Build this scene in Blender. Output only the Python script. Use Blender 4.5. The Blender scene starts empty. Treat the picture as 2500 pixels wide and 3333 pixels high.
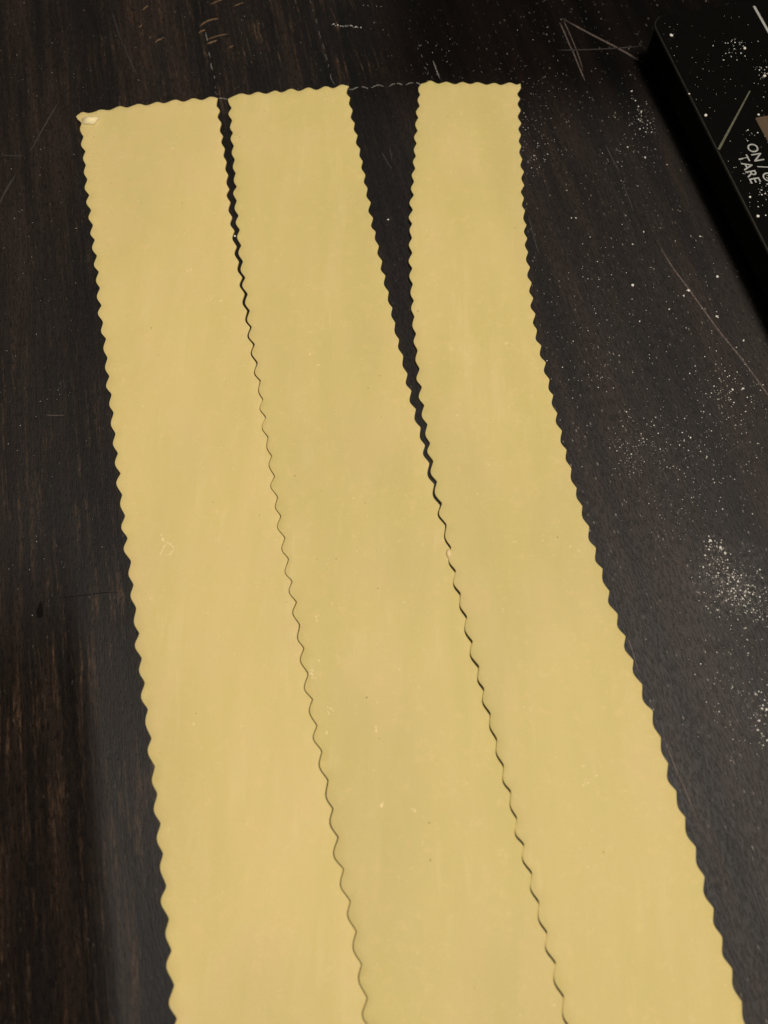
import bpy, bmesh, math, random
import numpy as np
from mathutils import Vector, noise
from mathutils.geometry import delaunay_2d_cdt, interpolate_bezier
random.seed(7)
S = bpy.context.scene
C = S.collection

# ------------------------------------------------------------------ camera
H = 0.21                                   # lens height above the table (m)
TH = math.radians(21.8)                    # tilt away from straight down
FP, CX, CY = 2504.0, 1250.0, 1666.5        # focal length / centre in photograph pixels
cam_d = bpy.data.cameras.new('camera')
cam = bpy.data.objects.new('camera', cam_d); C.objects.link(cam)
cam.location = (0, 0, H); cam.rotation_euler = (TH, 0, 0)
cam_d.sensor_fit = 'VERTICAL'; cam_d.sensor_height = 36; cam_d.lens = 36*FP/3333
cam_d.clip_start = 0.005; cam_d.clip_end = 50
cam_d.dof.use_dof = True; cam_d.dof.focus_distance = 0.245; cam_d.dof.aperture_fstop = 12
S.camera = cam
S.render.resolution_x = 768; S.render.resolution_y = 1024

# ------------------------------------------------------------------ light
W = bpy.data.worlds.new('World'); S.world = W; W.use_nodes = True
bg = W.node_tree.nodes['Background']
bg.inputs[0].default_value = (1.0, 0.88, 0.74, 1); bg.inputs[1].default_value = 0.025

def area(name, loc, target, sx, sy, watts, col):
    l = bpy.data.lights.new(name, 'AREA'); l.shape = 'RECTANGLE'; l.size = sx; l.size_y = sy
    l.energy = watts; l.color = col
    o = bpy.data.objects.new(name, l); C.objects.link(o); o.location = loc
    d = Vector(target) - Vector(loc); o.rotation_euler = d.to_track_quat('-Z', 'Y').to_euler()
    return o
# kitchen lamp overhead, a little to the right of and behind the lens; a wide dim bounce from the ceiling
area('ceiling_lamp', (0.22, 0.0, 1.25), (0.02, 0.08, 0), 0.24, 0.24, 16.7, (1.0, 0.925, 0.82))
area('ceiling_bounce', (0.3, 0.3, 2.1), (0.0, 0.1, 0), 2.2, 2.2, 5, (1.0, 0.92, 0.82))

S.view_settings.view_transform = 'Standard'; S.view_settings.look = 'None'
S.view_settings.exposure = 0.0; S.view_settings.gamma = 1.0

# ------------------------------------------------------------------ helpers
ct, st = math.cos(TH), math.sin(TH)
def at(px, py, z=0.0):
    """point of the horizontal plane at height z seen at photograph pixel (px, py)"""
    x, u = px-CX, CY-py
    dx, dy, dz = x, u*ct + FP*st, u*st - FP*ct
    t = (z-H)/dz
    return Vector((dx*t, dy*t, z))

def tag(o, label=None, cat=None, group=None, kind=None):
    if label: o['label'] = label
    if cat: o['category'] = cat
    if group: o['group'] = group
    if kind: o['kind'] = kind
    return o

def obj(name, verts, faces, mat, parent=None, smooth=True):
    me = bpy.data.meshes.new(name); me.from_pydata([tuple(v) for v in verts], [], faces); me.update()
    if mat: me.materials.append(mat)
    if smooth:
        for p in me.polygons: p.use_smooth = True
    o = bpy.data.objects.new(name, me); C.objects.link(o)
    if parent: o.parent = parent
    return o

def empty(name, loc=(0, 0, 0)):
    o = bpy.data.objects.new(name, None); C.objects.link(o); o.location = loc; o.empty_display_size = 0.01
    return o

def spline(pts, n=6):
    """Catmull-Rom through 2D points"""
    out = []
    P = [pts[0]] + list(pts) + [pts[-1]]
    for i in range(1, len(P)-2):
        p0, p1, p2, p3 = [np.array(q, float) for q in P[i-1:i+3]]
        for k in range(n):
            t = k/n
            out.append(tuple(0.5*((2*p1) + (-p0+p2)*t + (2*p0-5*p1+4*p2-p3)*t*t + (-p0+3*p1-3*p2+p3)*t**3)))
    out.append(tuple(pts[-1]))
    return out

# ------------------------------------------------------------------ node helpers
def new_mat(name):
    m = bpy.data.materials.new(name); m.use_nodes = True
    nt = m.node_tree; b = nt.nodes['Principled BSDF']
    return m, nt, b
class N:
    def __init__(s, nt): s.nt = nt
    def n(s, t, **k):
        o = s.nt.nodes.new(t)
        for a, v in k.items(): setattr(o, a, v)
        return o
    def link(s, a, b): s.nt.links.new(a, b)
    def val(s, sock, v):
        if hasattr(v, 'is_output'): s.link(v, sock)
        else: sock.default_value = v
    def math(s, op, a, b=0.0, c=None, clamp=False):
        o = s.n('ShaderNodeMath', operation=op, use_clamp=clamp)
        s.val(o.inputs[0], a); s.val(o.inputs[1], b)
        if c is not None: s.val(o.inputs[2], c)
        return o.outputs[0]
    def mapping(s, vec, scale=(1, 1, 1), rot=(0, 0, 0), loc=(0, 0, 0)):
        o = s.n('ShaderNodeMapping'); s.link(vec, o.inputs[0])
        o.inputs['Location'].default_value = loc; o.inputs['Rotation'].default_value = rot; o.inputs['Scale'].default_value = scale
        return o.outputs[0]
    def noise(s, vec, scale, detail=3, rough=0.55, dist=0.0):
        o = s.n('ShaderNodeTexNoise'); s.link(vec, o.inputs['Vector'])
        o.inputs['Scale'].default_value = scale; o.inputs['Detail'].default_value = detail
        o.inputs['Roughness'].default_value = rough; o.inputs['Distortion'].default_value = dist
        return o.outputs['Fac']
    def voro(s, vec, scale, rnd=1.0, feature='F1', out='Distance'):
        o = s.n('ShaderNodeTexVoronoi', feature=feature); s.link(vec, o.inputs['Vector'])
        o.inputs['Scale'].default_value = scale; o.inputs['Randomness'].default_value = rnd
        return o.outputs[out]
    def ramp(s, f, a, b, va=0.0, vb=1.0):
        o = s.n('ShaderNodeMapRange', interpolation_type='SMOOTHSTEP')
        s.val(o.inputs[0], f); s.val(o.inputs[1], a); s.val(o.inputs[2], b); s.val(o.inputs[3], va); s.val(o.inputs[4], vb)
        return o.outputs[0]
    def mix(s, f, a, b, mode='MIX'):
        o = s.n('ShaderNodeMix', data_type='RGBA', blend_type=mode)
        s.val(o.inputs[0], f)
        s.val(o.inputs[6], a if hasattr(a, 'is_output') else (*a, 1)); s.val(o.inputs[7], b if hasattr(b, 'is_output') else (*b, 1))
        return o.outputs[2]
    def bump(s, h, strength, dist, normal=None):
        o = s.n('ShaderNodeBump'); s.val(o.inputs['Height'], h)
        o.inputs['Strength'].default_value = strength; o.inputs['Distance'].default_value = dist
        if normal is not None: s.link(normal, o.inputs['Normal'])
        return o.outputs[0]

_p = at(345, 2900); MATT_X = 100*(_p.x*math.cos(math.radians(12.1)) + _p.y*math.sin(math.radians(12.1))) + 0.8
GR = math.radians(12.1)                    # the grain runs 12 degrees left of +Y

def wood_material():
    m, nt, b = new_mat('dark_stained_wood'); q = N(nt)
    co = q.n('ShaderNodeTexCoord').outputs['Object']
    cm = q.mapping(co, (100, 100, 100))                          # centimetres
    g = q.mapping(q.mapping(cm, rot=(0, 0, -GR)), (1, 0.055, 1)) # along the grain
    g2 = q.mapping(q.mapping(cm, rot=(0, 0, -GR)), (1, 0.16, 1))
    sep = q.n('ShaderNodeSeparateXYZ'); q.link(cm, sep.inputs[0]); X, Y = sep.outputs[0], sep.outputs[1]
    broad = q.noise(g, 0.55, 4, 0.6, 0.6)
    fine = q.noise(g, 9.0, 6, 0.7)
    fibre = q.noise(g2, 16.0, 5, 0.75)
    patch = q.noise(cm, 0.28, 3, 0.5)
    base = q.mix(q.ramp(broad, 0.35, 0.68), (0.0026, 0.0023, 0.0020), (0.0108, 0.0082, 0.0066))
    base = q.mix(q.ramp(fine, 0.38, 0.72), base, q.mix(1.0, base, (1.9, 1.8, 1.75), 'MULTIPLY'))
    # reddish and grey-green heartwood bands
    band = q.noise(g, 0.9, 3, 0.5, 0.8)
    base = q.mix(q.ramp(band, 0.38, 0.60, 0, 0.9), base, q.mix(1.0, base, (1.5, 1.22, 1.12), 'MULTIPLY'))
    base = q.mix(q.ramp(q.noise(g, 1.6, 4, 0.6), 0.50, 0.66, 0, 0.8), base, q.mix(1.0, base, (0.55, 0.60, 0.55), 'MULTIPLY'))
    # far right end darkened in the colour, for the weaker light there
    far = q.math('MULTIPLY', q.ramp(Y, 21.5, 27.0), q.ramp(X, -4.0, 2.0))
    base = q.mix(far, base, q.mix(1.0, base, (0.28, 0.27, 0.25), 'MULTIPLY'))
    # worn-through brown fibres, mostly on the left-hand boards
    mleft = q.math('MULTIPLY', q.ramp(X, -3.6, -6.5), q.ramp(Y, 16.0, 9.0, 0.35, 1.0))
    mtop = q.math('MULTIPLY', q.ramp(Y, 21, 24), q.ramp(X, 1.0, -2.0))
    mtop = q.math('MULTIPLY', mtop, q.ramp(X, -15.0, -9.0))
    wear = q.math('MAXIMUM', mleft, mtop)
    wear = q.math('MULTIPLY', wear, q.ramp(q.noise(cm, 0.35, 3), 0.36, 0.62, 0.25, 1.0))
    st1 = q.ramp(q.noise(g, 6.0, 4, 0.62, 0.3), 0.50, 0.70)
    st2 = q.math('MULTIPLY', st1, q.ramp(fibre, 0.42, 0.62, 0.15, 1))
    base = q.mix(q.math('MULTIPLY', q.math('MULTIPLY', st2, wear), 1.0), base, (0.084, 0.050, 0.029))
    # thin dusting of flour rubbed into the finish on the right
    dust = q.math('MULTIPLY', q.ramp(X, 4.0, 10.0), q.ramp(patch, 0.34, 0.66, 0.3, 1.0))
    dust = q.math('MULTIPLY', dust, q.ramp(fibre, 0.35, 0.75, 0.45, 1.0))
    dust = q.math('MULTIPLY', dust, q.ramp(Y, 22, 10, 0.0, 1.0))
    base = q.mix(q.math('MULTIPLY', dust, 0.05), base, (0.30, 0.25, 0.23))
    # hazy film of flour under the spilled patch
    pc = at(2385, 1900); vd = q.n('ShaderNodeVectorMath', operation='DISTANCE'); q.link(cm, vd.inputs[0]); vd.inputs[1].default_value = (pc.x*100, pc.y*100, 0)
    film = q.math('MULTIPLY', q.ramp(q.math('ADD', vd.outputs['Value'], q.math('MULTIPLY', q.noise(cm, 1.2, 4), 1.5)), 2.6, 1.0), q.ramp(q.noise(cm, 6.0, 5, 0.7), 0.40, 0.72))
    base = q.mix(q.math('MULTIPLY', film, 0.13), base, (0.45, 0.41, 0.37))
    base = q.mix(1.0, base, q.mix(q.ramp(q.noise(cm, 34.0, 2, 0.7), 0.30, 0.70), (0.45, 0.45, 0.45), (1.6, 1.55, 1.5)), 'MULTIPLY')
    # specks: dust caught in the pores
    v = q.voro(q.mapping(q.mapping(cm, rot=(0, 0, -GR)), (1, 0.45, 1)), 10.0)
    vc = q.voro(q.mapping(q.mapping(cm, rot=(0, 0, -GR)), (1, 0.45, 1)), 10.0, out='Color')
    sc = q.n('ShaderNodeSeparateColor'); q.link(vc, sc.inputs[0])
    pick = q.ramp(sc.outputs[0], 0.62, 0.95)
    spk = q.math('MULTIPLY', q.ramp(v, 0.30, 0.10), pick)
    zone = q.math('ADD', q.math('MULTIPLY', q.ramp(X, 2.0, 7.0), 0.9), 0.22)
    zone = q.math('MULTIPLY', zone, q.ramp(q.noise(cm, 0.9, 3), 0.40, 0.66, 0.15, 1.0))
    pw = at(1930, 1560); wd = q.n('ShaderNodeVectorMath', operation='DISTANCE'); q.link(q.mapping(cm, (1.6, 0.7, 1)), wd.inputs[0]); wd.inputs[1].default_value = (pw.x*160, pw.y*70, 0)
    zone = q.math('MAXIMUM', zone, q.ramp(q.math('ADD', wd.outputs['Value'], q.noise(cm, 2.0, 3)), 4.2, 1.0, 0.0, 1.1))
    base = q.mix(q.math('MULTIPLY', q.math('MULTIPLY', spk, zone), 0.85, clamp=True), base, (0.20, 0.175, 0.145))
    # open pores
    pore = q.ramp(q.noise(g2, 22.0, 3, 0.6), 0.36, 0.52)
    q.link(q.mix(q.ramp(pore, 0.15, 0.9, 0.62, 0.0), base, (0.0015, 0.0013, 0.0012)), b.inputs['Base Color'])
    # gloss cut at the lower left, imitating the sharp border of a reflection
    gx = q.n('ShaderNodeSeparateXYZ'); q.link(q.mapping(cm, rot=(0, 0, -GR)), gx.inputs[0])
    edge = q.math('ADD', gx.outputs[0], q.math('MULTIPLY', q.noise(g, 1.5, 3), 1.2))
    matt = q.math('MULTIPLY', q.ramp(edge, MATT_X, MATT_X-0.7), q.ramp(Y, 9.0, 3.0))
    matt = q.math('MAXIMUM', matt, q.math('MULTIPLY', far, 1.0))  # far right end loses gloss too, for the weak sheen there
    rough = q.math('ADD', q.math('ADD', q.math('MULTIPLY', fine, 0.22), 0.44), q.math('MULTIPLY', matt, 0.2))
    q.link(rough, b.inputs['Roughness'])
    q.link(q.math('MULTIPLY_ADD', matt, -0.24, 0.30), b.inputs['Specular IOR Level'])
    h = q.math('ADD', q.math('MULTIPLY', pore, 0.7), q.math('MULTIPLY', fine, 0.8))
    bn = q.bump(h, 0.55, 0.00012)
    bn = q.bump(q.noise(cm, 30.0, 3, 0.6), 0.35, 0.00006, bn)
    q.link(bn, b.inputs['Normal'])
    return m

def pasta_material(name, seed, tint=(1, 1, 1)):
    m, nt, b = new_mat(name); q = N(nt)
    co = q.n('ShaderNodeTexCoord').outputs['Object']
    cm = q.mapping(co, (100, 100, 100), loc=(seed, seed*0.7, 0))
    lg = q.mapping(cm, (1, 0.22, 1), rot=(0, 0, -0.12))
    a = q.noise(cm, 0.42, 3, 0.5)
    s = q.noise(lg, 0.9, 4, 0.55, 0.4)
    f = q.noise(cm, 3.2, 4, 0.6)
    c = q.mix(q.ramp(a, 0.36, 0.64), (0.640*tint[0], 0.508*tint[1], 0.205*tint[2]), (0.655*tint[0], 0.506*tint[1], 0.220*tint[2]))
    c = q.mix(q.ramp(s, 0.38, 0.68, 0, 0.75), c, (0.605*tint[0], 0.486*tint[1], 0.186*tint[2]))
    c = q.mix(q.ramp(f, 0.52, 0.75, 0, 0.28), c, (0.74, 0.545, 0.245))
    s2 = q.noise(q.mapping(cm, (1, 0.12, 1), rot=(0, 0, 0.10), loc=(5, 2, 0)), 2.2, 4, 0.6, 0.5)
    c = q.mix(q.math('MULTIPLY', q.ramp(s2, 0.52, 0.70, 0, 0.20), q.ramp(q.noise(cm, 0.5, 2), 0.40, 0.60)), c, (0.75, 0.60, 0.31))
    # pale floury flecks
    c = q.mix(q.ramp(q.noise(q.mapping(cm, (1, 0.5, 1)), 0.20, 2, 0.5), 0.42, 0.64, 0.0, 0.13), c, (0.33, 0.29, 0.13))   # olive patches in the colour, standing in for a soft shadow
    fl = q.math('MULTIPLY', q.ramp(q.noise(cm, 7.0, 4, 0.65), 0.635, 0.70), q.ramp(q.noise(cm, 0.8, 2), 0.46, 0.62))
    c = q.mix(q.math('MULTIPLY', fl, 0.42), c, (0.85, 0.69, 0.36))
    c = q.mix(1.0, c, q.mix(q.noise(cm, 26.0, 3, 0.7), (0.93, 0.93, 0.91), (1.07, 1.07, 1.08)), 'MULTIPLY')
    # little bran specks
    v = q.voro(cm, 2.3); vc = q.voro(cm, 2.3, out='Color')
    sc = q.n('ShaderNodeSeparateColor'); q.link(vc, sc.inputs[0])
    r = q.math('MULTIPLY', sc.outputs[1], 0.075)
    bran = q.math('MULTIPLY', q.ramp(q.math('SUBTRACT', v, r), 0.010, -0.02), q.ramp(sc.outputs[0], 0.55, 0.62))
    c = q.mix(q.math('MULTIPLY', bran, 0.55), c, (0.20, 0.115, 0.035))
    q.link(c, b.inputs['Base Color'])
    b.inputs['Roughness'].default_value = 0.62
    b.inputs['Specular IOR Level'].default_value = 0.25
    b.inputs['Subsurface Weight'].default_value = 0.28
    b.inputs['Subsurface Radius'].default_value = (1.0, 0.62, 0.25)
    b.inputs['Subsurface Scale'].default_value = 0.0012
    hh = q.math('ADD', q.noise(cm, 1.6, 4, 0.55), q.math('MULTIPLY', q.noise(cm, 14, 3), 0.10))
    q.link(q.bump(hh, 0.30, 0.0006), b.inputs['Normal'])
    return m

def plain(name, col, rough=0.6, spec=0.4, noise_amt=0.25, nscale=300):
    m, nt, b = new_mat(name); q = N(nt)
    co = q.n('ShaderNodeTexCoord').outputs['Object']
    f = q.noise(co, nscale, 3)
    lo = tuple(c*(1-noise_amt) for c in col); hi = tuple(min(1, c*(1+noise_amt)) for c in col)
    q.link(q.mix(q.ramp(f, 0.3, 0.7), lo, hi), b.inputs['Base Color'])
    b.inputs['Roughness'].default_value = rough; b.inputs['Specular IOR Level'].default_value = spec
    return m

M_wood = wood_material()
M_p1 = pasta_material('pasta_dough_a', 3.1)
M_p2 = pasta_material('pasta_dough_b', 17.4, (0.94, 0.955, 0.925))  # middle and right dough tinted darker, for the soft shade over them
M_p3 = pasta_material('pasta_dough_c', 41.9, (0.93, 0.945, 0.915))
M_scrap = plain('pasta_scrap_dough', (0.76, 0.60, 0.30), 0.6, 0.3, 0.06)
M_fold = plain('dry_dough_underside', (0.80, 0.68, 0.38), 0.7, 0.2, 0.04)
M_flour = plain('flour', (0.66, 0.63, 0.56), 0.9, 0.2, 0.08, 900)
M_mark = plain('dry_flour_line', (0.16, 0.150, 0.132), 0.85, 0.2, 0.45, 1500)
M_mark_b = plain('dusty_flour_line', (0.085, 0.078, 0.068), 0.85, 0.2, 0.45, 1500)
M_scr = plain('scratched_wood', (0.075, 0.054, 0.045), 0.7, 0.4, 0.5, 1200)
M_scr_dim = plain('faint_scratched_wood', (0.030, 0.025, 0.022), 0.7, 0.4, 0.4, 1200)
M_scr_br = plain('bare_brown_wood', (0.110, 0.064, 0.030), 0.7, 0.4, 0.4, 900)
M_crack = plain('dark_crack', (0.003, 0.0025, 0.002), 0.9, 0.1, 0.3)

# ------------------------------------------------------------------ table
def grid_sheet(name, x0, x1, y0, y1, z, mat):
    return obj(name, [(x0, y0, z), (x1, y0, z), (x1, y1, z), (x0, y1, z)], [(0, 1, 2, 3)], mat, smooth=False)
tv, tf = [], []
bmT = bmesh.new()
bmesh.ops.create_cube(bmT, size=1)
for v in bmT.verts: v.co = Vector((v.co.x*1.5, v.co.y*1.1 + 0.15, v.co.z*0.035 - 0.0175))
bmesh.ops.bevel(bmT, geom=[e for e in bmT.edges], offset=0.003, segments=2, affect='EDGES')
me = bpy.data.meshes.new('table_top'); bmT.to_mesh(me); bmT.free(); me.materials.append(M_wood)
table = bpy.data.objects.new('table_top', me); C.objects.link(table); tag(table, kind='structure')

# ribbons lying on the table: scratches and lines of flour
def ribbon(name, pts, wpx, mat, parent, z=0.00005, taper=True, jitter=0.25, seg=5, smoothpts=True):
    P = spline(pts, seg) if smoothpts and len(pts) > 2 else [tuple(np.array(pts[0])*(1-t)+np.array(pts[1])*t) for t in np.linspace(0, 1, 14)]
    n = len(P); L, R = [], []
    for i, p in enumerate(P):
        a = np.array(P[max(i-1, 0)]); c = np.array(P[min(i+1, n-1)]); d = c-a; d = d/(np.hypot(*d)+1e-9)
        nn = np.array((-d[1], d[0])); t = i/(n-1)
        w = wpx*0.5*(1-jitter*random.random())
        if taper: w *= max(0.15, min(1, 5*t, 5*(1-t)))
        L.append(at(*(np.array(p)+nn*w), z)); R.append(at(*(np.array(p)-nn*w), z))
    F = [(i, i+1, n+i+1, n+i) for i in range(n-1)]
    return obj(name, L+R, F, mat, parent)

scr = [([(1830, 60), (1925, 112), (2010, 156), (2095, 205)], 5, M_scr), ([(1822, 72), (1838, 108), (1862, 165)], 4, M_scr),
       ([(1858, 150), (1880, 205), (1905, 265)], 4, M_scr), ([(1834, 66), (1850, 100), (1880, 172), (1898, 230)], 3, M_scr),
       ([(1815, 163), (1950, 160), (2095, 150)], 3, M_scr_dim),
       ([(2137, 782), (2184, 862), (2245, 945), (2339, 1075), (2412, 1165), (2500, 1285), (2560, 1370)], 5.5, M_scr),
       ([(2154, 2391), (2172, 2432), (2201, 2505), (2235, 2582), (2253, 2627), (2278, 2693)], 5, M_scr),
       ([(2041, 2075), (2052, 2097), (2068, 2152), (2080, 2190)], 4, M_scr),
       ([(2066, 2068), (2205, 2055), (2355, 2034), (2520, 2012)], 3, M_scr_dim), ([(2190, 1926), (2280, 1918), (2360, 1906)], 3, M_scr_dim),
       ([(190, 333), (140, 418), (97, 497)], 5, M_scr_dim), ([(51, 569), (22, 615), (-5, 668)], 6, M_scr_dim),
       ([(0, 505), (40, 507), (79, 507)], 3, M_scr_dim), ([(150, 1351), (180, 1352), (211, 1351)], 3, M_scr),
       ([(1970, 470), (1995, 520), (2020, 565)], 4, M_scr_dim), ([(2025, 590), (2045, 640), (2062, 690)], 3, M_scr_dim),
       ([(1725, 1240), (1745, 1290)], 3, M_scr_dim), ([(2360, 1480), (2390, 1460), (2420, 1440)], 3, M_scr_dim),
       ([(685, 14), (705, 5), (724, -2)], 4, M_scr_br), ([(651, 85), (668, 72), (687, 64), (711, 61)], 6, M_scr_br),
       ([(646, 108), (657, 101), (669, 97)], 5, M_scr_br), ([(676, 128), (708, 117), (743, 110)], 4, M_scr_br),
       ([(674, 143), (690, 137), (707, 131)], 6, M_scr_br), ([(505, 138), (515, 130), (528, 126)], 5, M_scr_br),
       ([(464, 33), (474, 24), (482, 20)], 5, M_scr_br), ([(451, 90), (457, 85), (462, 81)], 4, M_scr_br),
       ([(763, 20), (778, 13), (794, 8)], 4, M_scr_br), ([(486, 124), (494, 118)], 4, M_scr_br),
       ([(745, 155), (760, 149)], 4, M_scr_br), ([(1240, 490), (1262, 530), (1276, 550)], 3, M_scr_dim),
       ([(1268, 480), (1276, 520)], 3, M_scr_dim), ([(1720, 700), (1735, 760), (1755, 830)], 4, M_scr_dim),
       ([(365, 40), (378, 80), (392, 130)], 3, M_scr_dim), ([(400, 140), (420, 190), (447, 245)], 3, M_scr_dim)]
for pts, w, mt in scr: ribbon('scratch', pts, w, mt, table)
ribbon('crack', [(159, 1949), (268, 1938), (330, 1930), (405, 1926)], 2.2, M_crack, table)
# dark knots in the stained wood
def blob(name, pts, z, mat, parent):
    P = spline(pts+[pts[0]], 5)[:-1]
    V = [at(x, y, z) for x, y in P]
    return obj(name, V, [tuple(range(len(V)))], mat, parent, smooth=False)
blob('knot', [(133, 1955), (139, 1975), (141, 1995), (132, 2012), (122, 2005), (120, 1985), (126, 1968)], 0.00004, M_crack, table)

# lines of flour left by the fluted wheel
marks = [[(669, 105), (672, 118), (676, 135)], [(681, 168), (681, 176), (686, 188)], [(688, 205), (687, 214), (693, 228)],
         [(697, 245), (699, 256)], [(702, 280), (701, 288)], [(700, 297), (704, 305), (709, 309)],
         [(1009, 0), (1013, 10)], [(1018, 28), (1019, 38)], [(1029, 60), (1032, 76)], [(1038, 100), (1040, 112), (1046, 124)],
         [(1050, 138), (1053, 152), (1058, 160)], [(1057, 175), (1062, 186), (1066, 195)], [(1070, 208), (1068, 220)], [(1078, 238), (1076, 250), (1084, 266), (1091, 277)],
         [(1362, 146), (1368, 152)], [(1371, 176), (1375, 188)], [(1382, 218), (1389, 227)], [(1392, 236), (1392, 243)],
         [(1134, 290), (1148, 291), (1158, 286), (1168, 283)], [(1177, 282), (1188, 284), (1199, 289)], [(1208, 287), (1220, 280), (1234, 277), (1250, 282)],
         [(1266, 282), (1276, 275), (1287, 272)], [(1291, 272), (1300, 272), (1311, 277)], [(1321, 277), (1332, 271), (1346, 269)], [(1355, 269), (1361, 271), (1369, 275)],
         [(710, 320), (725, 320), (742, 324)], [(1409, 196), (1420, 226), (1432, 256)]]
for i, mk in enumerate(marks):
    b_ = i in (24, 23, 22, 25, 26) or i in (18, 19, 20, 21)
    ribbon('flour_line', mk, 3.0 if b_ else 2.4, M_mark if b_ or i < 4 else M_mark_b, table, z=0.00008, seg=4)

# ------------------------------------------------------------------ pasta sheets
def scallop(cusps, depth, n=10, key='a'):
    """image-space outline between successive right-pointing cusps; depth = lobe depth / pitch"""
    out = []
    for i in range(len(cusps)-1):
        a, b = np.array(cusps[i], float), np.array(cusps[i+1], float)
        d = b-a; L = np.hypot(*d); nn = np.array((-d[1], d[0]))/L      # to the left of travel (downwards)
        if nn[0] > 0: nn = -nn
        dep = (depth(a[1]) if callable(depth) else depth)*L
        rg = random.Random(key + str(len(cusps)-i)); dep *= rg.uniform(0.74, 1.16); k0 = rg.uniform(-0.05, 0.05); w = rg.uniform(0.3, 0.7)
        for k in range(n):
            t = k/n
            tt = t + k0*math.sin(math.pi*t)
            s = w*math.sin(math.pi*tt) + (1-w)*(1-math.cos(2*math.pi*tt))/2
            out.append(tuple(a + d*t + nn*dep*s))
    out.append(tuple(cusps[-1]))
    return out
def extend(c, n=4):
    c = list(c)
    for _ in range(n):
        a, b = np.array(c[-2]), np.array(c[-1]); z = np.array(c[-3]); d = b-a
        c.append(tuple(b + d*1.03))
    return c

E1L = [(272, 446), (278, 493), (279, 538), (284, 584), (290, 635), (296, 684), (302, 733), (308, 781), (315, 832), (321, 885), (325, 938), (330, 994), (335, 1049), (345, 1104), (350, 1166), (356, 1225), (363, 1284), (370, 1345), (376, 1412), (384, 1477), (393, 1542), (398, 1612), (407, 1679), (415, 1752), (426, 1827), (434, 1903), (443, 1980), (453, 2062), (461, 2143), (471, 2223), (481, 2309), (493, 2404), (504, 2494), (512, 2584), (523, 2680), (531, 2778), (542, 2884), (550, 2990), (558, 3094), (567, 3205), (576, 3315)]
SEAM1 = [(828.4, 1123), (838, 1183), (847.7, 1240.7), (855.3, 1300.4), (865, 1360), (872.5, 1423.4), (884.4, 1485), (893.5, 1550), (903.4, 1619), (914, 1680.4), (927.5, 1751), (939, 1820), (950.8, 1892.7), (965, 1960.5), (975, 2034), (989, 2110.8), (1003.2, 2194.4), (1017.4, 2277), (1031.4, 2361.4), (1047.6, 2446), (1068, 2540), (1084, 2632.6), (1101, 2725.3), (1118, 2828.7), (1140, 2933.7), (1159.4, 3032), (1177, 3138.4), (1195, 3247.3), (1214, 3360)]
E1R = [(716, 359.6), (720.8, 401), (725.9, 442.7), (731.9, 484.3), (737.6, 526), (743, 570), (746.7, 616.3), (750.3, 659.7), (756.3, 708.8), (763.7, 753), (771, 804.7), (778.2, 853.5), (789, 904), (796.6, 958), (804.8, 1012.6), (814.2, 1066)]
E2L = [(754.3, 354), (756, 395.7), (758.8, 435.5), (761, 477), (764.2, 521.4), (767, 565.7), (771, 610), (770.6, 655), (776.2, 703.4), (780.4, 749.5), (784.9, 800), (790.7, 851.7), (797.9, 904), (806, 958.4), (812.9, 1011.7), (819.3, 1065.3)]
E1R += [(x-(1.0 if y < 1900 else 1.2)-(0.9 if 2500 < y < 2800 else 0)-max(0, (1300-y)/60), y+0.5) for x, y in SEAM1]
E2L += [(x+(1.0 if y < 1900 else 1.2), y-0.5) for x, y in SEAM1]
E2R = [(1140, 319.6), (1147.7, 360.3), (1154.6, 404), (1164, 443), (1172.5, 487.6), (1180.5, 527.4), (1189.5, 572), (1196.4, 615), (1207, 661.7), (1214.5, 711.7), (1222.9, 757.5), (1233.4, 803.2), (1244, 851), (1254.7, 898.7), (1265.3, 951.4), (1277.2, 1003), (1286.5, 1051.9), (1298.9, 1105.9), (1312.4, 1159.6), (1326.3, 1217.2), (1339.2, 1273), (1353.8, 1332.6), (1369, 1392.3), (1383.4, 1450), (1397.5, 1509.6), (1413, 1576.9), (1431.8, 1644.7), (1449.2, 1712.5)]
E3L = [(1367.5, 307.6), (1365.5, 344.4), (1361, 383.2), (1359, 426), (1355.5, 466.8), (1353, 508.5), (1351, 550.3), (1347, 593), (1346.2, 637.8), (1343.2, 685.9), (1340.8, 731.6), (1340.4, 778.4), (1341.2, 826), (1341.4, 876.8), (1343.2, 927.5), (1346.4, 980.2), (1348.2, 1032), (1353.7, 1087), (1358.5, 1141.7), (1365, 1200.3), (1372.7, 1260), (1380.6, 1318.7), (1390.6, 1380.4), (1399.5, 1442), (1409.9, 1501.7), (1422, 1567.8), (1438.3, 1638), (1453, 1709)]
SEAM2 = [(1467, 1785), (1482.6, 1861.7), (1497.8, 1935), (1519, 2011.6), (1537, 2091.9), (1557.4, 2172), (1574.3, 2246.7), (1594.7, 2325.8), (1616, 2409.5), (1638, 2494), (1661, 2577.5), (1680.3, 2662.3), (1704, 2750.5), (1729.4, 2842), (1753, 2938), (1779, 3035.2), (1806.7, 3135), (1833, 3242.8), (1862, 3355)]
E2R += [(x-0.5, y+3.8) for x, y in SEAM2]
E3L += [(x+0.5, y-3.8) for x, y in SEAM2]
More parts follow.
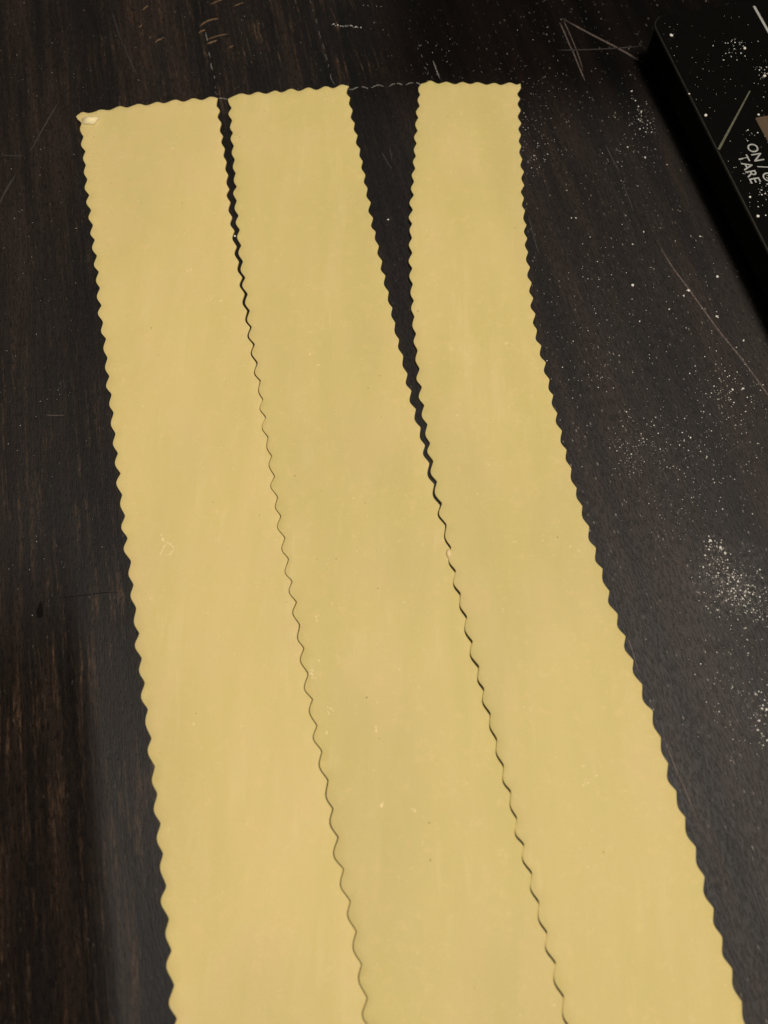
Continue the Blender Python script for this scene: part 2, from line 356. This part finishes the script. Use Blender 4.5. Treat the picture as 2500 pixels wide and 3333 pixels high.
E3R = [(1692.7, 322.5), (1694.6, 360.3), (1696.4, 403), (1695.4, 439), (1696.6, 476.7), (1700, 518.5), (1705.6, 560.2), (1706, 604), (1705, 645.8), (1708.8, 686.9), (1713.6, 733.6), (1716, 777.4), (1718.7, 822), (1725, 870.8), (1730.5, 920.6), (1735.6, 971.3), (1742.6, 1023), (1747.4, 1074.7), (1761.6, 1126.7), (1776.5, 1181.4), (1788, 1237), (1800.3, 1288.9), (1813.3, 1347.5), (1828.2, 1404.2), (1843, 1465.9), (1859, 1527), (1876, 1590.4), (1894.8, 1649.2), (1916.8, 1715.9), (1938.7, 1784.8), (1960, 1852.6), (1981.9, 1925), (2009, 2000.3), (2035.8, 2072.7), (2061.4, 2149.5), (2090.3, 2228.6), (2124.7, 2313.4), (2151, 2400.4), (2174.8, 2484.9), (2201.4, 2574.2), (2230.8, 2660), (2264.7, 2756), (2293.7, 2854.4), (2322.6, 2955.8), (2351, 3050.8), (2383.3, 3152.7), (2414.7, 3260.5), (2446, 3371)]
T1 = [(248.7, 382), (258, 374), (270.7, 367.8), (288.8, 370.8), (308, 367), (329.5, 359.3), (358, 360.8), (389.7, 348.2), (415.4, 352.4), (451.5, 340.6), (478.6, 345.2), (511.8, 334.3), (535.9, 338.2), (570.6, 326.8), (599.2, 333), (629.3, 321.6), (658, 326.8), (685, 316), (709, 320)]
T2 = [(742.5, 325.5), (758, 317.8), (785.5, 307.8), (812.6, 312.3), (839.7, 302.7), (866.9, 308.7), (895.5, 298.5), (918, 304.2), (948.2, 292), (973.9, 299.4), (1004, 287.6), (1031, 295.2), (1059, 283), (1085.4, 288.8), (1111, 276.8), (1136, 282)]
T3 = [(1366, 279), (1371, 273.5), (1384, 270), (1402, 262.7), (1426, 272.3), (1452.4, 266), (1480.4, 274.4), (1504.5, 267.2), (1530, 274.4), (1554.9, 269), (1582.9, 277.8), (1608.5, 272.3), (1631, 279), (1658.2, 271), (1680.8, 277.8), (1693.5, 274)]
H1L = [(248.7, 382), (254, 391), (266, 403), (261, 419), (264, 433), (272, 446)]
H1R = [(709, 320), (706.5, 331), (705.5, 345), (711, 352), (716, 359.6)]
H2L = [(742.5, 325.5), (744, 335), (748, 345), (754.3, 354)]
H2R = [(1136, 282), (1131, 291), (1128.5, 303), (1132, 311), (1140, 319.6)]
H3L = [(1366, 279), (1361.8, 287), (1362, 297), (1367.5, 307.6)]
H3R = [(1693.5, 274), (1695.3, 287.4), (1690, 297), (1684, 307), (1687, 316), (1692.7, 322.5)]

THK = 0.00095
def und(x, y, s):
    v = Vector((x*22+s, y*14, s)); w = Vector((x*60, y*38, s+9))
    return 0.00062*max(0, noise.noise(v)+0.35) + 0.00016*(noise.noise(w)+0.5)

def sheet(name, left, right, top, hl, hr, kl, kr, dl, dr, mat, seed, label, lift=None):
    Lp = spline(hl, 4)[:-1] + scallop(extend(left), dl, key=kl)
    Rp = spline(hr, 4)[:-1] + scallop(extend(right), dr, key=kr)
    Tp = spline(top, 5)
    out = Tp[:-1] + Rp + Lp[::-1][:-1]                                # clockwise in the picture
    Wp = [at(x, y, THK) for x, y in out]
    P = np.array([(p.x, p.y) for p in Wp]); n = len(P)
    area2 = 0.5*np.sum(P[:, 0]*np.roll(P[:, 1], -1) - np.roll(P[:, 0], -1)*P[:, 1])
    if area2 < 0: P = P[::-1]
    d = np.roll(P, -1, 0) - np.roll(P, 1, 0); d /= (np.linalg.norm(d, axis=1, keepdims=True)+1e-12)
    inn = np.stack([-d[:, 1], d[:, 0]], 1)
    # smooth inward normals
    inn = (np.roll(inn, 1, 0)+2*inn+np.roll(inn, -1, 0)); inn /= np.linalg.norm(inn, axis=1, keepdims=True)
    rings = [(0.00002, 0.0), (0.0, 0.50), (0.00002, 0.80), (0.00007, 0.94), (0.00016, 1.0)]
    V, F = [], []
    def zz(x, y, h):
        e = und(x, y, seed) + (lift(x, y) if lift else 0)
        return e + h*THK + 0.00002
    for off, h in rings:
        for p, q_ in zip(P, inn):
            x, y = p + q_*off
            V.append((x, y, zz(x, y, h)))
    for r in range(len(rings)-1):
        for i in range(n):
            j = (i+1) % n
            F.append((r*n+i, r*n+j, (r+1)*n+j, (r+1)*n+i))
    ring = P + inn*rings[-1][0]
    # interior points on a loose grid
    x0, y0 = ring.min(0); x1, y1 = ring.max(0); step = 0.0026
    gx = np.arange(x0, x1, step); gy = np.arange(y0, y1, step)
    pts = []
    G = np.array([(a + (0.5*step if k % 2 else 0), b_) for k, b_ in enumerate(gy) for a in gx])
    inside = np.zeros(len(G), bool)
    A, B = ring, np.roll(ring, -1, 0)
    for a, b_ in zip(A, B):
        cond = (a[1] > G[:, 1]) != (b_[1] > G[:, 1])
        if cond.any():
            xx = a[0] + (G[:, 1]-a[1])/(b_[1]-a[1]+1e-15)*(b_[0]-a[0])
            inside ^= cond & (G[:, 0] < xx)
    G = G[inside]
    # keep clear of the outline
    keep = np.ones(len(G), bool)
    for k in range(0, len(G), 400):
        dd = np.min(np.hypot(G[k:k+400, None, 0]-ring[None, :, 0], G[k:k+400, None, 1]-ring[None, :, 1]), axis=1)
        keep[k:k+400] = dd > 0.0011
    G = G[keep]
    vs = [Vector((p[0]*100, p[1]*100)) for p in ring] + [Vector((p[0]*100, p[1]*100)) for p in G]
    res = delaunay_2d_cdt(vs, [], [list(range(n))], 1, 1e-7)
    base = (len(rings)-1)*n
    idx = {}
    for k, v in enumerate(res[0]):
        og = res[3][k]
        if og and min(og) < n: idx[k] = base + min(og)
        else:
            idx[k] = len(V); x, y = v.x/100, v.y/100; V.append((x, y, zz(x, y, 1.0)))
    for f in res[2]:
        f = [idx[i] for i in f]
        if len(set(f)) == 3: F.append(tuple(f))
    F.append(tuple(reversed(range(n))))
    o = obj(name, V, F, mat)
    o.data.polygons[len(F)-1].use_smooth = False
    tag(o, label, 'pasta sheet', 'pasta sheets laid side by side')
    return o

dep_top = lambda a, b: (lambda y: a + (b-a)*min(1, max(0, (y-400)/2800)))
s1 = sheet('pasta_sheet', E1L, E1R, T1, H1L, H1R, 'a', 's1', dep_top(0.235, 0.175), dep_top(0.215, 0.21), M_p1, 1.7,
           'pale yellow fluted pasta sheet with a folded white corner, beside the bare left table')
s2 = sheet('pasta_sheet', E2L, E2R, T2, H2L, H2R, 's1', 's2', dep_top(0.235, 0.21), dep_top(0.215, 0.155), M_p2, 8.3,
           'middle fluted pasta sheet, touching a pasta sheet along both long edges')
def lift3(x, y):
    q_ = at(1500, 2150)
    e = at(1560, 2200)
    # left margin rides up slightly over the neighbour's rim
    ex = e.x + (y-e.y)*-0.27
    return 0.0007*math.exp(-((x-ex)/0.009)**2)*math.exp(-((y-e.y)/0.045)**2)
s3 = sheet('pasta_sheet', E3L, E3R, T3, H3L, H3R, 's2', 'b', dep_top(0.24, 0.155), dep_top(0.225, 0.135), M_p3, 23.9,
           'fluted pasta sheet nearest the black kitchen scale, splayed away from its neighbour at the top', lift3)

# folded corner of the first sheet
def flap(pts, z0, hts, mat, name, parent, thick=0.00035):
    P = [at(x, y, z0) for x, y in pts]; n = len(P)
    c = sum(P, Vector())/n
    V = [Vector((p.x, p.y, z0+h)) for p, h in zip(P, hts)]
    V.append(Vector((c.x, c.y, z0+thick+0.0006)))
    V += [Vector((p.x, p.y, z0-0.0001)) for p in P]
    F = [(i, (i+1) % n, n) for i in range(n)]
    F += [(n+1+i, n+1+(i+1) % n, (i+1) % n, i) for i in range(n)]
    return obj(name, V, F, mat, parent)
zt = THK + 0.0006
flap([(266, 390), (278, 385), (291, 383), (302, 385), (323, 379), (321, 388), (316, 393), (309, 402), (303, 406), (290, 403), (274, 404), (268, 399)], zt,
     [0.0003, 0.0006, 0.0007, 0.0006, 0.0002, 0.0005, 0.0006, 0.0004, 0.0003, 0.0002, 0.0002, 0.0002], M_fold, 'folded_corner', s1)

# a torn bit of dough caught in the seam
t = flap([(1455, 1790), (1461, 1787), (1467, 1791), (1469, 1803), (1466, 1816), (1461, 1821), (1456, 1813), (1452, 1803)], THK+0.0004,
         [0.0003, 0.0004, 0.0003, 0.0004, 0.0003, 0.0002, 0.0003, 0.0004], M_scrap, 'dough_scrap', None)
tag(t, 'tiny pale scrap of dough caught in the seam between two pasta sheets', 'dough scrap')

# ------------------------------------------------------------------ flour
def grain(V, F, p, r, flat=0.6):
    k = len(V); a0 = random.random()*6.28; m_ = random.choice((4, 5))
    for i in range(m_):
        a = a0 + i*6.283/m_; rr = r*random.uniform(0.6, 1.2)
        V.append((p.x+rr*math.cos(a), p.y+rr*math.sin(a), p.z + r*0.15*random.random()))
    V.append((p.x, p.y, p.z + r*flat*random.uniform(0.7, 1.2)))
    V.append((p.x, p.y, p.z - r*0.1))
    for i in range(m_):
        F.append((k+i, k+(i+1) % m_, k+m_)); F.append((k+(i+1) % m_, k+i, k+m_+1))

PX = H/FP/ct/ct                              # metres per photograph pixel, roughly
def cluster(V, F, cx, cy, sx, sy, n, r0, r1, z=0.0, shape='g', rot=0.0, clear=None):
    c_, s_ = math.cos(rot), math.sin(rot)
    for _ in range(n):
        if shape == 'g': a, b_ = random.gauss(0, 1)*sx, random.gauss(0, 1)*sy
        else: a, b_ = random.uniform(-sx, sx), random.uniform(-sy, sy)
        x, y = cx + a*c_ - b_*s_, cy + a*s_ + b_*c_
        if clear and not clear(x, y): continue
        grain(V, F, at(x, y, z), PX*0.41*(r0 + (r1-r0)*random.random()**3))

e3x = np.array([p[1] for p in E3R]); e3v = np.array([p[0] for p in E3R])
SC_H = 0.0175
def on_table(x, y):
    if y > 262 and x < np.interp(y, e3x, e3v)+4: return False
    # left of the scale's foot line
    return x < np.interp(y, [150, 222, 522, 789, 1006, 1187], [2075, 2082, 2172, 2306, 2415, 2505])
V, F = [], []
cl = [(2335, 1790, 32, 22, 60, 2, 9, 'g'), (2330, 1850, 38, 28, 110, 2, 7, 'g'), (2385, 1915, 45, 30, 150, 2, 8, 'g'), (2440, 1975, 50, 30, 110, 2, 7, 'g'),
      (2430, 1930, 55, 60, 130, 2, 7, 'g'), (2410, 1380, 70, 130, 230, 1.5, 6, 'g'), (2210, 1590, 70, 110, 200, 1.5, 5, 'g'),
      (2160, 1420, 55, 50, 70, 2, 8, 'g'), (2060, 1450, 45, 80, 120, 2, 5, 'g'), (2095, 380, 38, 35, 110, 2, 9, 'g'),
      (2060, 500, 55, 90, 90, 2, 6, 'g'), (2200, 1000, 110, 130, 120, 1, 5, 'g'), (2330, 1270, 60, 50, 90, 2, 7, 'g'),
      (1760, 320, 60, 60, 60, 2, 5, 'g'), (1735, 470, 40, 70, 90, 2, 6, 'g'), (1420, 200, 60, 50, 40, 2, 5, 'g'),
      (1900, 1050, 120, 160, 150, 2, 6, 'g'), (2400, 2250, 80, 120, 130, 2, 5, 'g'), (2480, 2330, 18, 60, 40, 2, 10, 'g'),
      (2050, 1150, 400, 1000, 260, 1, 4, 'u'), (1600, 130, 400, 130, 90, 1, 4, 'u'), (2090, 150, 40, 60, 20, 2, 4, 'g')]
for cx, cy, sx, sy, n, r0, r1, sh in cl: cluster(V, F, cx, cy, sx, sy, n, r0, r1, 0.00002, sh, clear=on_table)
for i in range(15): grain(V, F, at(1080 + i*6.6 + random.uniform(-2, 2), 78 + i*0.9 + random.uniform(-4, 4), 0.00002), PX*random.uniform(1.6, 3.6))
for x, y, r in [(1183, 17, 3), (1198, 19, 3), (1225, 20, 4), (1240, 22, 3), (1262, 715, 7), (1370, 148, 4), (2057, 296, 9), (2043, 478, 8), (2100, 512, 9), (2095, 754, 9), (2059, 795, 7), (2058, 930, 11),
                (2082, 1046, 8), (2280, 770, 8), (2242, 945, 13), (2225, 962, 8), (2332, 1030, 12), (2178, 1007, 8), (2420, 1108, 8), (2312, 1760, 12), (2345, 1780, 12), (2360, 1800, 10),
                (2418, 1265, 10), (2385, 1268, 9), (2016, 1158, 5), (2495, 2310, 10), (2472, 2345, 10), (1875, 709, 6), (1860, 710, 6), (1845, 620, 5)]:
    grain(V, F, at(x, y, 0.00003), PX*0.40*r, 0.5)
    for _ in range(2): grain(V, F, at(x+random.uniform(-.4, .4)*r, y+random.uniform(-.4, .4)*r, 0.00003), PX*0.25*r, 0.6)
def on_left(x, y): return x < np.interp(y, [382, 3315], [255, 560]) - 12 or y < 300
for cx, cy, sx, sy, n, r0, r1, sh in [(150, 800, 150, 800, 110, 1.5, 4, 'u'), (500, 150, 480, 150, 60, 1.5, 4, 'u'), (250, 1830, 200, 60, 20, 2, 4, 'g')]:
    cluster(V, F, cx, cy, sx, sy, n, r0, r1, 0.00002, sh, clear=on_left)
o = obj('spilled_flour', V, F, M_flour, smooth=False); tag(o, 'fine white flour specks scattered over the dark wooden table', 'flour', kind='stuff')

# faint floury patches that cling to the dough
V, F = [], []
def dab(x, y, r, n):
    for _ in range(n):
        a = random.random()*6.28; p = at(x + r*math.cos(a)*random.random(), y + r*math.sin(a)*random.random(), 0)
        sd = 1.7 if x < np.interp(y, [p_[1] for p_ in SEAM1], [p_[0] for p_ in SEAM1]) else (8.3 if x < 1450 else 23.9)
        q_ = at(x, y, THK)
        z = und(p.x, p.y, sd) + THK + 0.00001
        grain(V, F, at(x + r*math.cos(a)*random.random(), y + r*math.sin(a)*random.random(), z), PX*random.uniform(1.6, 3.8), 0.25)
for k in range(26):                                                  # a curled smear on the first sheet
    a = k/26
    dab(545 + 18*math.sin(a*5.5), 1805 - 66*a + 4*math.cos(a*9), 5, 1)
for k in range(10): dab(522 + k*1.6, 1803 - 3.2*k, 3, 1)
for x, y, r, n in [(622, 882, 14, 7), (688, 976, 16, 6), (715, 978, 10, 4), (1012, 1153, 4, 2), (1040, 1185, 6, 4), (1035, 2007, 14, 6), (1018, 2190, 22, 9), (1040, 2148, 5, 3),
                   (1070, 2310, 16, 7), (1064, 2383, 7, 4), (1242, 2621, 11, 9), (1345, 2640, 9, 7), (1225, 2370, 14, 5), (1598, 2175, 5, 3), (1655, 2412, 7, 4), (1905, 2548, 12, 6), (1941, 2525, 4, 2)]:
    dab(x, y, r, n)
o = obj('flour_smear', V, F, M_scrap, smooth=False); tag(o, 'faint pale flour dabs clinging to the pasta sheets', 'flour', kind='stuff')

# single loose grains
def crumb(x, y, r, z, label, mat=None, name='flour_crumb'):
    bm = bmesh.new(); bmesh.ops.create_icosphere(bm, subdivisions=2, radius=PX*r)
    p = at(x, y, z)
    for v in bm.verts:
        k = 1 + 0.35*noise.noise(v.co*9000/r + Vector((x, y, 0)))
        v.co = Vector((v.co.x*k, v.co.y*k, v.co.z*k*0.65 + PX*r*0.5)) + p
    me = bpy.data.meshes.new(name); bm.to_mesh(me); bm.free(); me.materials.append(mat or M_flour)
    for q_ in me.polygons: q_.use_smooth = True
    o = bpy.data.objects.new(name, me); C.objects.link(o); tag(o, label, 'flour crumb')
    return o
crumb(765, 770, 4.2, 0.0006, 'round white grain lying in the narrow gap between two pasta sheets')
crumb(1264, 716, 3.2, 0, 'small white crumb on dark wood in the wide wedge between two pasta sheets')
crumb(2058, 930, 5, 0, 'white crumb on the table left of the upper end of the long scratch')
crumb(2334, 902, 5, 0, 'yellowish crumb on the table close beside the scale foot')

# ------------------------------------------------------------------ kitchen scale
M_body = plain('black_plastic', (0.0020, 0.0019, 0.0017), 0.5, 0.12, 0.1)
M_glass = plain('black_glass', (0.0020, 0.0020, 0.0016), 0.28, 0.20, 0.1)
M_edge = plain('polished_glass_edge', (0.016, 0.015, 0.012), 0.4, 0.35, 0.25, 400)
M_print_and_line = plain('pale_print_and_line', (0.30, 0.30, 0.275), 0.7, 0.2, 0.12, 800)
M_line = plain('pale_green_line', (0.085, 0.085, 0.055), 0.6, 0.3, 0.2, 800)
M_lcd = plain('display_window', (0.085, 0.058, 0.036), 0.3, 0.5, 0.1)  # brown of the reflection in the window, put into its colour
A0 = at(2120, 62, SC_H); B0 = at(2500, 815, SC_H); D0 = at(2500, 6, SC_H); C0 = at(2160, 20, SC_H)
ex = (B0-A0).normalized()                    # along the left-hand (front) side, towards the camera
ang = math.atan2(ex.y, ex.x)
ey = Vector((-ex.y, ex.x, 0))                # across, to the right and up
print('SCALE', A0, B0, math.degrees(ang), math.degrees(math.atan2((D0-C0).y, (D0-C0).x)), 'pitch', (at(272, 446)-at(278, 493)).length, (at(558, 3094)-at(567, 3205)).length, 'w', (at(390, 1600)-at(903, 1600)).length)
ORG = A0 - ex*0.0015
root = empty('kitchen_scale', (ORG.x, ORG.y, 0)); root.rotation_euler = (0, 0, ang)
LX, LY = 0.165, 0.205
def rrect(x0, y0, x1, y1, r, n=6):
    P = []
    for cx, cy, a0 in ((x1-r, y1-r, 0), (x0+r, y1-r, 90), (x0+r, y0+r, 180), (x1-r, y0+r, 270)):
        for k in range(n+1):
            a = math.radians(a0 + 90*k/n); P.append((cx+r*math.cos(a), cy+r*math.sin(a)))
    return P
def slab(name, x0, y0, x1, y1, r, z0, z1, bev, mat, parent, inset0=0.0):
    prof = [(inset0, z0), (0, z0+(z1-z0)*0.35 if inset0 else z0+bev), (0, z1-bev), (bev*0.3, z1-bev*0.3), (bev, z1)]
    V, F = [], []; n = 0
    for off, z in prof:
        P = rrect(x0+off, y0+off, x1-off, y1-off, max(r-off, 0.0003)); n = len(P)
        V += [(x, y, z) for x, y in P]
    for k in range(len(prof)-1):
        for i in range(n):
            j = (i+1) % n; F.append((k*n+i, k*n+j, (k+1)*n+j, (k+1)*n+i))
    F.append(tuple(range((len(prof)-1)*n, len(prof)*n))); F.append(tuple(reversed(range(n))))
    return obj(name, V, F, mat, parent, smooth=False)
slab('body', 0.0008, 0.0008, LX-0.0008, LY-0.0008, 0.005, 0.0015, SC_H-0.0012, 0.0003, M_body, root, inset0=0.003)
slab('glass_edge', 0.0, 0.0, LX, LY, 0.006, SC_H-0.0012, SC_H-0.0002, 0.00045, M_edge, root)
slab('glass_top', 0.00045, 0.00045, LX-0.00045, LY-0.00045, 0.0058, SC_H-0.0003, SC_H, 0.00015, M_glass, root)
for x, y in ((0.018, 0.018), (LX-0.018, 0.018), (0.018, LY-0.018), (LX-0.018, LY-0.018)):
    slab('rubber_foot', x-0.006, y-0.006, x+0.006, y+0.006, 0.0055, 0, 0.0016, 0.0003, M_body, root)
def loc(px, py, z=SC_H):
    d = at(px, py, z) - ORG
    return (d.dot(ex), d.dot(ey))
def stroke(name, a, b_, w0, w1, mat, z=SC_H+0.00006):
    a, b_ = Vector(loc(*a)), Vector(loc(*b_)); d = (b_-a).normalized(); n_ = Vector((-d.y, d.x))
    P = [a+n_*w0, b_+n_*w1, b_-n_*w1, a-n_*w0]
    return obj(name, [(p.x, p.y, z) for p in P], [(0, 1, 2, 3)], mat, root, smooth=False)
stroke('pale_line', (2339, 487), (2441, 296), 0.00042, 0.00022, M_line)  # thin pale tapering line across the glass
stroke('pale_line', (2454, 20), (2515, 128), 0.00045, 0.00045, M_print_and_line)  # second pale line, near the far edge
# display window: only its corner reaches into the picture
u0, v0 = loc(2457, 384)
ul, vl = loc(2505, 478)
print('disp', u0, v0, ul, vl)
slab('display_window', u0, v0, u0+0.052, v0+0.024, 0.0006, SC_H-0.0001, SC_H+0.00012, 0.0001, M_lcd, root)
def text(body, u, v, size, name, rot=0.0, squash=1.0):
    c = bpy.data.curves.new(name, 'FONT'); c.body = body; c.size = size; c.space_character = 1.05; c.offset = 0.00003
    o = bpy.data.objects.new(name+'_tmp', c); C.objects.link(o)
    bpy.context.view_layer.update()
    dg = bpy.context.evaluated_depsgraph_get()
    me = bpy.data.meshes.new_from_object(o.evaluated_get(dg)); bpy.data.objects.remove(o)
    me.materials.append(M_print_and_line); me.name = name
    for v_ in me.vertices: v_.co.x *= squash
    o = bpy.data.objects.new(name, me); C.objects.link(o); o.parent = root
    o.location = (u, v, SC_H+0.00006); o.rotation_euler = (0, 0, rot)
    return o
u, v = loc(2427, 470); text('ON / OFF', u, v, 0.0050, 'button_lettering')
u, v = loc(2399, 508); text('TARE', u, v, 0.0050, 'button_lettering')
# flour on the glass
V, F = [], []
for cx, cy, sx, sy, n, r0, r1 in [(2400, 150, 26, 20, 40, 2, 8), (2480, 235, 14, 22, 30, 2, 9), (2300, 250, 90, 110, 70, 1.5, 4), (2440, 440, 12, 12, 8, 3, 9),
                                 (2420, 560, 40, 60, 30, 2, 5), (2485, 640, 14, 30, 24, 2, 10), (2490, 400, 20, 120, 30, 2, 6), (2200, 120, 40, 40, 20, 2, 5)]:
    for _ in range(n):
        x, y = random.gauss(cx, sx), random.gauss(cy, sy)
        a, b_ = loc(x, y)
        if 0.001 < a < LX and 0.001 < b_ < LY: grain(V, F, at(x, y, SC_H+0.00005), PX*0.38*(r0+(r1-r0)*random.random()**2))
o = obj('flour_dusting', V, F, M_flour, smooth=False); tag(o, 'white flour specks sprinkled on the black glass of the kitchen scale', 'flour', kind='stuff')
crumb(2184, 118, 6, SC_H, 'pale crumb near the far corner of the black scale, left of the other crumbs')
crumb(2296, 378, 5.5, SC_H, 'bright white crumb on the scale glass beside its long front edge')
crumb(2243, 307, 3.5, SC_H-0.0004, 'small yellowish crumb sitting on the front edge line of the scale')
crumb(2423, 160, 5.5, SC_H, 'white flake at the bottom of the crumb cluster below the scale rim')
crumb(2468, 375, 4.5, SC_H, 'white crumb at the corner of the brown display window')
crumb(2487, 250, 5.5, SC_H, 'white crumb by the picture edge above the display window')
crumb(2466, 706, 5.5, SC_H, 'larger oval white crumb well below the TARE lettering on the scale')
crumb(2440, 643, 4, SC_H, 'smaller white crumb just under the TARE lettering on the scale')
tag(root, 'low black glass kitchen scale with pale ON / OFF TARE lettering, dusted with flour', 'kitchen scale')
